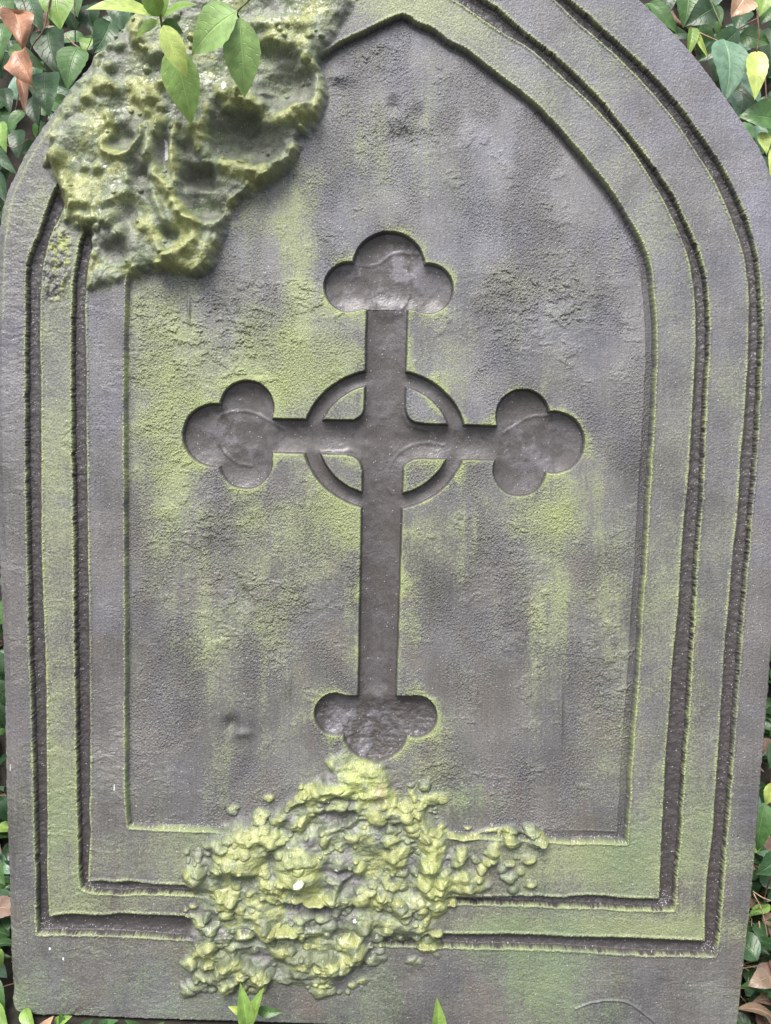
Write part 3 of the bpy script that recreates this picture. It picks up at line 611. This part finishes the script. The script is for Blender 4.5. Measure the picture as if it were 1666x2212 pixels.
STEM_G = plain_material('green_stem', (.14, .17, .05)); STEM_B = plain_material('brown_stem', (.13, .075, .05)); STRAW = plain_material('straw', (.33, .22, .14))
SOIL = plain_material('soil', (.022, .018, .013), .9, 90)
PAL = {'dark': (.022, .055, .020), 'deep': (.035, .085, .032), 'mid': (.065, .140, .040), 'blue': (.15, .26, .17), 'light': (.20, .32, .075), 'lime': (.42, .52, .14), 'yellow': (.38, .40, .09), 'brown': (.42, .22, .14), 'tan': (.50, .32, .21), 'litter': (.22, .15, .115), 'white': (.6, .58, .6)}
def leaf_geo(base, tip, width, nrm, fold=.25, curl=.06, shape=1.0, wob=0.0, seed=0, twist=0.0):
    base = np.array(base, float); tip = np.array(tip, float); d = tip - base; L = np.linalg.norm(d); d /= L
    n = np.array(nrm, float); n -= d * np.dot(n, d); n /= np.linalg.norm(n); s = np.cross(d, n)
    if twist: s, n = s * math.cos(twist) + n * math.sin(twist), n * math.cos(twist) - s * math.sin(twist)
    nt_, ns = 15, 9; rnd = random.Random(seed); ph = rnd.uniform(0, 6)
    V_, UVs = [], []
    asym = rnd.uniform(-.06, .06)
    for i in range(nt_):
        t = i / (nt_ - 1)
        f = (math.sin(math.pi * t ** (.80 * shape)) ** .86) if 0 < t < 1 else 0.0
        f *= (1 - .18 * t); f = max(f, .012)
        for j in range(ns):
            q = -1 + 2 * j / (ns - 1)
            off = abs(q) * fold * f * width / 2 + curl * L * (4 * t * (1 - t)) - curl * 1.4 * L * t * t
            off += wob * width * math.sin(ph + t * 9 + q * 2.2) * abs(q) + wob * .7 * width * math.sin(ph * 2 + t * 5 - q * 3)
            bend = asym * L * math.sin(math.pi * t)
            V_.append(base + d * (t * L) + s * (q * f * width / 2 * (1 + .03 * math.sin(t * 40 + ph)) + bend) + n * off); UVs.append((q * .5 + .5, t))
    Fc = [(i * ns + j, i * ns + j + 1, (i + 1) * ns + j + 1, (i + 1) * ns + j) for i in range(nt_ - 1) for j in range(ns - 1)]
    return V_, Fc, UVs
def leaf_obj(name, geos, cols, parent=None, mat=None, origin=None):
    V_, Fc, UVs, Cc = [], [], [], []
    for (v, f, u), c in zip(geos, cols):
        o_ = len(V_); V_ += v; Fc += [tuple(a + o_ for a in q) for q in f]; UVs += u; Cc += [tuple(c) + (1,)] * len(v)
    ob = mesh_obj(name, V_, Fc, mat or LEAF, parent, origin=origin)
    me = ob.data; uvl = me.uv_layers.new(name='UVMap'); li = np.empty(len(me.loops), np.int32); me.loops.foreach_get('vertex_index', li)
    uvl.data.foreach_set('uv', np.array(UVs, np.float32)[li].ravel())
    a = me.attributes.new('pigment', 'FLOAT_COLOR', 'POINT'); a.data.foreach_set('color', np.array(Cc, np.float32).ravel())
    return ob
def tube(pts, r0, r1, n=7):
    pts = [np.array(p, float) for p in pts]; V_, Fc = [], []
    for i, p in enumerate(pts):
        d = pts[min(i + 1, len(pts) - 1)] - pts[max(i - 1, 0)]; d /= np.linalg.norm(d) + 1e-9
        a = np.cross(d, (0.31, .82, .4)); a /= np.linalg.norm(a); b = np.cross(d, a)
        r = r0 + (r1 - r0) * i / (len(pts) - 1)
        for k in range(n): V_.append(p + (a * math.cos(2 * math.pi * k / n) + b * math.sin(2 * math.pi * k / n)) * r)
    for i in range(len(pts) - 1):
        for k in range(n): Fc.append((i * n + k, i * n + (k + 1) % n, (i + 1) * n + (k + 1) % n, (i + 1) * n + k))
    Fc.append(tuple(range(n - 1, -1, -1))); Fc.append(tuple((len(pts) - 1) * n + k for k in range(n)))
    return V_, Fc
def curve(pts, m=5):
    """Catmull-Rom through D points (x, y, off)"""
    P = [at(*p) for p in pts]; P = [2 * P[0] - P[1]] + P + [2 * P[-1] - P[-2]]; o = []
    for i in range(1, len(P) - 2):
        for k in range(m):
            t = k / m; a, b, c, d = P[i - 1:i + 3]
            o.append(.5 * (2 * b + (c - a) * t + (2 * a - 5 * b + 4 * c - d) * t * t + (3 * b - a - 3 * c + d) * t ** 3))
    o.append(P[-2]); return o
def stem_obj(parent, pts, r0, r1, mat, name='stem'):
    v, f = tube(curve(pts), r0 * UNIT, r1 * UNIT); return mesh_obj(name, v, f, mat, parent)
def mixc(c, j=.16, rnd=random):
    k = 1 + rnd.uniform(-j, j); return tuple(np.clip([c[0] * k * (1 + rnd.uniform(-j, j) * .5), c[1] * k, c[2] * k * (1 + rnd.uniform(-j, j) * .5)], .01, .9))
LS = [0]
def leafD(b, t, wD, c, offb, offt=None, parent=None, fold=.25, curl=.06, shape=1.0, wob=.01, tilt=(0, 0), twist=0.0, name='leaf', label=None):
    """leaf traced by its base and tip in D, offb/offt metres in front of the stone face"""
    offt = offb if offt is None else offt; LS[0] += 1
    B = at(b[0], b[1], offb); T = at(t[0], t[1], offt)
    sc = np.dot(.5 * (B + T) - CAM, fwd) / DIST
    n = EN + EU * tilt[0] + EV * tilt[1]
    g = leaf_geo(B, T, wD * UNIT * sc * 1.08, n, fold, curl, shape, wob, LS[0], twist)
    o = leaf_obj(name, [g], [mixc(PAL[c] if isinstance(c, str) else c, .07)], parent)
    if label: o['label'] = label
    return o

# -- sprig hanging over the upper left of the stone
p0 = at(345, -60, .05)
sp1 = empty('leafy_sprig', tuple(p0), 'bright green sprig with seven leaves hanging over the top left of the gravestone', 'sprig', 'sprigs hanging over the top of the gravestone')
stem_obj(sp1, [(330, -70, .05), (338, -20, .05), (346, 30, .046), (350, 55, .042), (356, 80, .036), (372, 118, .03)], 3.2, 1.6, STEM_G)
leafD((334,34),(186,12),42,'lime',.047,.062,sp1,fold=.3,curl=.05,tilt=(.1,.5))
leafD((343,36),(300,-50),46,'light',.047,.06,sp1,fold=.35)
leafD((352,38),(330,-70),50,'light',.045,.04,sp1,fold=.35)
leafD((354,38),(422,4),29,'light',.048,.058,sp1,fold=.2,tilt=(0,.5))
leafD((345,50),(290,77),30,'light',.046,.036,sp1,fold=.2,tilt=(-.2,.2))
leafD((353,54),(407,168),50,'lime',.05,.044,sp1,fold=.3,curl=.07,tilt=(.25,.1))
leafD((372,100),(411,268),80,(.27,.42,.12),.036,.024,sp1,fold=.2,curl=.06,tilt=(-.1,.1))
leafD((350,50),(396,70),36,'mid',.034,.030,sp1,fold=.2)
sp2 = empty('leafy_sprig', tuple(at(560, -50, .05)), 'green sprig of two broad leaves on a thin stalk, right of the lime sprig', 'sprig', 'sprigs hanging over the top of the gravestone')
stem_obj(sp2, [(580,-60,.06),(541,-4,.055),(514,24,.05),(518,42,.046)], 2.6, 1.8, STEM_G)
leafD((513,24),(408,112),104,(.25,.38,.13),.05,.038,sp2,fold=.16,curl=.07,shape=1.0,tilt=(.15,.35))
leafD((518,38),(528,210),80,(.25,.38,.13),.048,.034,sp2,fold=.22,curl=.06,tilt=(.1,.1))
# -- ivy at the upper left, behind the stone
BK = -.075
v1 = empty('ivy_vine', tuple(at(60, 300, -.12)), 'ivy vine with dark and bright leaves on thin stems, left of the arch', 'ivy', 'ivy climbing around the gravestone')
for a in [((122,-30),(128,58),72,'light',BK,-.07,.1,.95),((60,-25),(88,62),62,'deep',-.10,-.09,.2,.8),((104,60),(128,160),74,'dark',-.10,-.085,.2,.75),((172,102),(144,186),66,'mid',-.06,-.05,.25,.9),
          ((238,48),(203,110),56,'deep',-.07,-.06,.3,.9),((190,82),(182,112),30,'light',-.085,-.08,.2,.8),((22,104),(98,146),38,'mid',-.07,-.06,.3,.9),((98,156),(104,242),72,'deep',-.075,-.06,.2,.75),((56,240),(16,286),30,'mid',-.06,-.055,.3,.95),
          ((4,262),(10,326),32,'light',-.06,-.055,.3,.9),((72,208),(80,268),40,'dark',-.10,-.09,.2,.9),((40,280),(34,340),40,'dark',-.10,-.09,.3,.9),((-12,320),(34,372),30,'deep',-.07,-.06,.3,.9),((190,10),(205,70),60,'dark',-.12,-.11,.2,.8),
          ((270,-10),(262,60),66,'deep',-.11,-.1,.2,.9),((10,50),(-6,130),50,'mid',-.1,-.09,.2,.9),((10,190),(22,240),34,'dark',-.11,-.1,.2,.9),((150,-20),(165,30),60,'mid',-.11,-.1,.2,.9),((0,-10),(20,50),60,'mid',-.12,-.11,.2,.9),((-8,372),(14,440),34,'deep',-.08,-.07,.2,.9),((64,150),(48,180),26,'mid',-.09,-.085,.2,.9)]:
    leafD(a[0], a[1], a[2], a[3], a[4], a[5], v1, fold=a[6], shape=a[7], curl=.08, tilt=(random.uniform(-.2, .3), random.uniform(-.1, .4)), wob=.02)
for pts, r, mt in (([(112,-20,-.07),(104,20,-.068),(94,66,-.066),(70,100,-.07),(50,160,-.08),(30,260,-.09)],2.2,STEM_B),([(160,-20,-.085),(162,40,-.085),(163,95,-.085)],2,STEM_B),([(42,-10,-.08),(52,8,-.08),(56,28,-.08)],1.8,STEM_B),([(142,74,-.06),(152,88,-.06),(166,100,-.06),(174,104,-.06)],2.0,STRAW),([(230,50,-.07),(205,60,-.068),(196,90,-.07),(188,108,-.075)],1.5,STEM_G),([(84,180,-.09),(88,230,-.09),(80,300,-.1),(60,380,-.11)],1.6,STEM_B),([(0,300,-.09),(30,320,-.085),(60,300,-.09)],1.2,STEM_B)):
    stem_obj(v1, pts, r, r * .7, mt)
# -- ivy at the upper right
v2 = empty('ivy_vine', tuple(at(1640, 400, -.12)), 'ivy vine with one big pale leaf and a yellowing leaf, right of the arch', 'ivy', 'ivy climbing around the gravestone')
for a in [((1561,84),(1574,210),84,'blue',-.06,-.05,.2,.95),((1634,110),(1634,208),47,'lime',-.055,-.045,.3,.95),((1598,76),(1664,92),46,'mid',-.065,-.06,.2,.9),((1496,60),(1488,122),26,'light',-.055,-.05,.9,.9),((1498,62),(1532,122),14,'lime',-.055,-.05,.8,.9),
          ((1596,64),(1506,130),46,'deep',-.08,-.07,.2,.9),((1548,14),(1484,52),60,'dark',-.075,-.07,.15,.85),((1486,-16),(1480,54),60,'mid',-.085,-.08,.2,.9),((1404,4),(1468,68),34,'mid',-.07,-.065,.4,.95),((1545,12),(1549,74),26,'mid',-.09,-.085,.3,.9),
          ((1650,-25),(1640,34),50,'light',-.06,-.055,.3,.9),((1668,20),(1645,50),36,'mid',-.075,-.07,.3,.9),((1592,158),(1648,220),40,'blue',-.085,-.075,.2,.9),((1674,258),(1600,248),70,'mid',-.06,-.055,.3,.8),((1644,286),(1658,330),28,'lime',-.06,-.055,.2,.9),((1636,270),(1646,332),34,'blue',-.08,-.075,.2,.9),
          ((1668,320),(1664,380),20,'lime',-.06,-.055,.2,.9),((1660,60),(1664,160),50,'dark',-.10,-.09,.2,.9),((1580,190),(1640,240),70,'dark',-.11,-.1,.2,.9),((1580,200),(1600,250),30,'blue',-.1,-.09,.2,.9),((1530,90),(1550,170),40,'deep',-.11,-.1,.2,.9),((1610,20),(1590,60),50,'deep',-.11,-.1,.2,.9),((1430,-20),(1440,30),50,'dark',-.11,-.1,.2,.9)]:
    o = leafD(a[0], a[1], a[2], a[3], a[4], a[5], v2, fold=a[6], shape=a[7], curl=.08, tilt=(random.uniform(-.3, .2), random.uniform(-.1, .4)), wob=.02)
for pts, r, mt in (([(1634,-10,-.06),(1637,40,-.055),(1640,75,-.054),(1635,112,-.054)],2.4,STEM_B),([(1500,66,-.06),(1550,88,-.06),(1620,118,-.07),(1660,140,-.07)],1.7,STRAW),([(1440,10,-.11),(1460,45,-.10),(1490,70,-.1),(1500,120,-.11)],7,STEM_B),([(1530,-10,-.07),(1545,25,-.07),(1560,60,-.07)],2,STEM_G),([(1610,60,-.09),(1590,66,-.09),(1670,20,-.09)],2,STEM_B),([(1652,150,-.09),(1655,200,-.085),(1660,250,-.08)],2,STEM_B)):
    stem_obj(v2, pts, r, r * .7, mt)
# -- ivy along the lower right edge
v3 = empty('ivy_vine', tuple(at(1660, 2150, -.05)), 'low ivy runner with pale round leaves beside the lower right edge', 'ivy', 'ivy climbing around the gravestone')
for a in [((1652,1734),(1640,1842),54,'mid',-.05,-.045,.2,.9),((1684,1850),(1636,1890),52,'deep',-.055,-.05,.2,.8),((1670,1690),(1656,1740),34,'lime',-.06,-.06,.3,.9),((1664,1955),(1630,1968),20,'light',-.06,-.06,.3,.9),((1640,2000),(1660,2020),16,'light',-.07,-.065,.3,.9),((1662,2160),(1668,2222),34,'mid',-.05,-.045,.2,.9),((1684,1600),(1664,1660),40,'deep',-.07,-.06,.2,.9),((1688,1500),(1668,1590),40,'mid',-.07,-.06,.2,.9),((1690,1900),(1656,1950),30,'dark',-.07,-.06,.2,.9)]:
    leafD(a[0], a[1], a[2], a[3], a[4], a[5], v3, fold=a[6], shape=a[7], curl=.08, tilt=(random.uniform(-.3, .1), random.uniform(0, .5)), wob=.02)
stem_obj(v3, [(1700,1560,-.07),(1664,1700,-.07),(1672,1860,-.075),(1650,1960,-.08),(1672,2120,-.07)], 2.2, 1.6, STEM_B)
# -- ivy on the lower left
v4 = empty('ivy_vine', tuple(at(-20, 2200, -.04)), 'ivy runner with small glossy leaves at the lower left corner', 'ivy', 'ivy climbing around the gravestone')
for a in [((-14,1850),(8,1912),34,'mid',-.03,-.02,.2,.9),((-16,2050),(4,2092),34,'light',-.02,-.015,.2,.9),((-8,2085),(14,2112),28,'blue',-.025,-.02,.2,.8),((-12,2110),(10,2200),30,'mid',-.01,.0,.3,.9),((0,2130),(34,2204),26,'mid',-.045,-.04,.3,.9),((-20,2170),(14,2222),34,'light',.0,.01,.3,.9),((52,2180),(72,2226),30,'light',.0,.01,.4,.9),((-10,1500),(2,1560),20,'deep',-.04,-.04,.2,.9)]:
    leafD(a[0], a[1], a[2], a[3], a[4], a[5], v4, fold=a[6], shape=a[7], curl=.08, tilt=(random.uniform(-.1, .3), random.uniform(.2, .9)), wob=.02)
stem_obj(v4, [(-30,1800,-.04),(-16,1950,-.04),(-10,2080,-.03),(2,2180,-.02),(40,2230,.0)], 2.0, 1.4, STEM_B)
# -- creeping leaves under the foot
v5 = empty('ivy_vine', tuple(at(180, 2250, .01)), 'low creeping ivy peeping out under the bottom left of the slab', 'ivy', 'ivy climbing around the gravestone')
for a in [((118,2214),(150,2196),24,'light'),((150,2226),(128,2190),22,'mid'),((210,2222),(250,2204),22,'mid'),((262,2226),(214,2203),20,'deep'),((300,2226),(272,2206),18,'mid'),((90,2236),(110,2200),26,'tan'),((330,2236),(350,2212),24,'mid'),((390,2240),(420,2214),24,'deep'),((170,2236),(196,2204),26,'deep')]:
    leafD(a[0], a[1], a[2], a[3], .008, .016, v5, fold=.3, curl=.08, tilt=(random.uniform(-.3, .3), random.uniform(.3, 1.1)), wob=.02)
stem_obj(v5, [(40,2250,.0),(150,2236,.008),(260,2236,.008),(420,2246,.01)], 2.0, 1.4, STEM_B)
# -- two sprouts standing in front of the foot
s1 = empty('seedling', tuple(at(535, 2260, .03)), 'small green seedling with folded leaves in front of the slab, below the crust', 'seedling', 'seedlings in front of the gravestone')
leafD((535,2222),(520,2126),36,'light',.03,.028,s1,fold=.7,curl=.05,shape=.9,tilt=(.3,.2)); leafD((542,2218),(566,2136),26,'light',.03,.03,s1,fold=.7,shape=1.2,tilt=(-.5,.2))
leafD((552,2180),(610,2186),22,'mid',.022,.026,s1,fold=.3,tilt=(0,.5)); leafD((528,2190),(494,2176),18,'lime',.024,.028,s1,fold=.3,tilt=(0,.5))
stem_obj(s1, [(536,2262,.03),(538,2230,.03),(540,2200,.03),(552,2180,.024)], 2.2, 1.5, STEM_G)
s2 = empty('seedling', tuple(at(945, 2260, .03)), 'single pointed green blade in front of the slab at bottom centre', 'seedling', 'seedlings in front of the gravestone')
leafD((946,2262),(944,2156),34,'light',.03,.03,s2,fold=.6,curl=.02,shape=1.0,tilt=(.2,.1))
# -- dead leaves
def dead(name, b, t, wD, c, off, label, wob=.16, twist=0.3, fold=.4, group='dead leaves caught in the ivy'):
    B = at(b[0], b[1], off); LS[0] += 1
    T = at(t[0], t[1], off + .006)
    sc = np.dot(.5 * (B + T) - CAM, fwd) / DIST
    g = leaf_geo(B, T, wD * UNIT * sc * 1.1, EN + EV * .2, fold, .1, .9, wob, LS[0], twist)
    o = leaf_obj(name, [g], [PAL[c]], origin=tuple(B)); o['label'] = label; o['category'] = 'dead leaf'; o['group'] = group; return o
dead('dead_leaf', (30,24), (46,94), 66, 'brown', -.05, 'crumpled orange-brown dead leaf, upper one of the pair at the top left', .1)
dead('dead_leaf', (36,112), (66,184), 64, 'brown', -.045, 'torn orange-brown dead leaf just below the upper crumpled one', .1, -.3)
dead('dead_leaf', (42,170), (52,238), 22, 'brown', -.06, 'narrow curled brown leaf hanging under the two crumpled ones', .05, .4, .7)
dead('dead_leaf', (1612,-14), (1586,32), 66, 'tan', -.055, 'pinkish tan dead leaf among the ivy at the top right', .03, .2, .2)
k = 0
for (x, y, a, l, wd, off) in [(1640,2080,.6,60,34,-.05),(1655,2130,2.2,70,40,-.055),(1630,2170,-.5,60,36,-.05),(1650,2200,1.4,60,44,-.045),(1645,2030,2.6,50,26,-.06),(1665,1990,.3,40,26,-.07)]:
    o = dead('dead_leaf', (x - l / 2 * math.cos(a), y - l / 2 * math.sin(a)), (x + l / 2 * math.cos(a), y + l / 2 * math.sin(a)), wd, 'litter', off, '', .07, .5, .3, 'dry leaves littering the ground at the lower right')
    o['label'] = ['dry grey-brown leaf, uppermost broad one beside the lower right edge', 'dry brown leaf, second broad one down at the lower right', 'dry brown leaf against the bottom right corner of the slab', 'dry brown leaf lowest at the right frame edge', 'narrow dry leaf under the pale ivy at the lower right', 'small dry leaf highest in the litter at the lower right'][k]; k += 1
# -- dry stalks
for kk, (pts, lab) in enumerate((([(1628,1930,-.04),(1648,1975,-.04),(1660,2060,-.045),(1652,2212,-.04)], 'long dry straw stalk curving down beside the lower right edge'), ([(1626,1925,-.05),(1650,1940,-.05),(1680,1950,-.05)], 'short straw stalk crossing above the long one at lower right'), ([(1610,2150,-.04),(1630,2175,-.04),(1670,2195,-.04)], 'short slanting straw at the bottom right corner'), ([(1640,1990,-.055),(1648,2100,-.055),(1668,2200,-.05)], 'thin upright straw behind the long stalk'))):
    v, f = tube(curve(pts), 1.7 * UNIT, 1.1 * UNIT); b = at(*pts[-1])
    o = mesh_obj('dry_stalk', v, f, STRAW, origin=tuple(b)); o['label'] = lab; o['category'] = 'stalk'; o['group'] = 'dry stalks beside the slab'

# -- ground, the bank behind, the mass of ivy on it
def sheet(name, xs, ys, zf, mat):
    V_ = [(x, y, zf(x, y)) for y in ys for x in xs]; n = len(xs)
    Fc = [(j * n + i, j * n + i + 1, (j + 1) * n + i + 1, (j + 1) * n + i) for j in range(len(ys) - 1) for i in range(n - 1)]
    o = mesh_obj(name, V_, Fc, mat); o['kind'] = 'structure'; return o
def gz(x, y):
    b = max(0, y - .12)
    return GZ - .004 + min(b * 2.6, 1.5) + .012 * math.sin(x * 23 + y * 9) * min(1, abs(y) * 4) * .6
def span(a, b, h): return list(np.arange(a, b, h))
sheet('ground', [-60, -10, -3] + span(-1.2, 1.2, .04) + [3, 10, 60], [-60, -10, -2] + span(-.9, 1.2, .04) + [3, 10, 60], gz, SOIL)
rnd = random.Random(3)
geos, cols_ = [], []
def scatter(n, fx, c_w):
    for _ in range(n):
        B, sz, nn = fx()
        ang = rnd.uniform(0, 6.28); dd = np.array([math.cos(ang), rnd.uniform(-.3, .3), math.sin(ang) - .3]); dd /= np.linalg.norm(dd)
        if nn == 'g': dd = np.array([math.cos(ang), math.sin(ang), rnd.uniform(-.1, .3)])
        g = leaf_geo(B, B + dd * sz, sz * rnd.uniform(.55, .85), np.array([rnd.uniform(-.4, .4), -1, rnd.uniform(.1, 1)]) if nn != 'g' else np.array([rnd.uniform(-.4, .4), rnd.uniform(-.6, .3), 1]), rnd.uniform(.1, .4), .08, rnd.uniform(.75, 1), .02, rnd.randint(0, 9999))
        geos.append(g); cols_.append(mixc(PAL[rnd.choices(['dark', 'deep', 'mid', 'blue', 'light', 'litter'], c_w)[0]], .2, rnd))
def wall_pt():
    x = rnd.uniform(-.62, .62); s = rnd.uniform(0, 1)
    y = .12 + s * .42; z = gz(x, y) + rnd.uniform(.004, .05)
    return np.array([x, y - rnd.uniform(0, .03), z]), rnd.uniform(.02, .034), 'w'
def ground_pt():
    x = rnd.uniform(-.8, .8); y = rnd.uniform(-.7, .15)
    if abs(x) < .27 and y > -.02: x = math.copysign(.29 + abs(x), x)
    if abs(x) < .3 and -.12 < y < 0.0: y -= .12
    return np.array([x, y, gz(x, y) + rnd.uniform(.003, .018)]), rnd.uniform(.015, .028), 'g'
def edge_pt():
    x = rnd.uniform(.25, .38) * rnd.choice((-1, 1, 1)); y = rnd.uniform(-.07, .20)
    if y < .02: x = math.copysign(abs(x) + .012, x)
    z = gz(x, y) + rnd.uniform(.003, .05)
    return np.array([x, y, z]), rnd.uniform(.014, .026), 'g'
scatter(3600, wall_pt, [9, 6, 3, 1.5, .7, 1]); scatter(900, ground_pt, [4, 5, 5, 2, 2, 3]); scatter(1300, edge_pt, [9, 7, 3, 1, 1, 6])
o = leaf_obj('ivy_cover', geos, cols_); o['kind'] = 'stuff'; o['label'] = 'mass of ivy covering the bank and ground around the slab'; o['category'] = 'ivy'

# -- broken straw and twigs lying beside the slab
V_, Fc = [], []
for _ in range(260):
    x = rnd.choice((-1, 1, 1, 1)) * rnd.uniform(.245, .34); y = rnd.uniform(-.04, .12); a = rnd.uniform(0, 6.28); L_ = rnd.uniform(.015, .05)
    z0 = gz(x, y) + rnd.uniform(.006, .035)
    p = [np.array([x + math.cos(a) * L_ * t + .004 * math.sin(t * 5 + a), y + math.sin(a) * L_ * t, z0 + rnd.uniform(-.003, .003)]) for t in (0, .33, .66, 1)]
    v, f = tube(p, .0005, .0003, 5); n0 = len(V_); V_ += v; Fc += [tuple(q + n0 for q in g) for g in f]
o = mesh_obj('dry_litter', V_, Fc, STRAW); o['kind'] = 'stuff'; o['label'] = 'broken dry straw and twigs on the soil beside the slab'; o['category'] = 'litter'
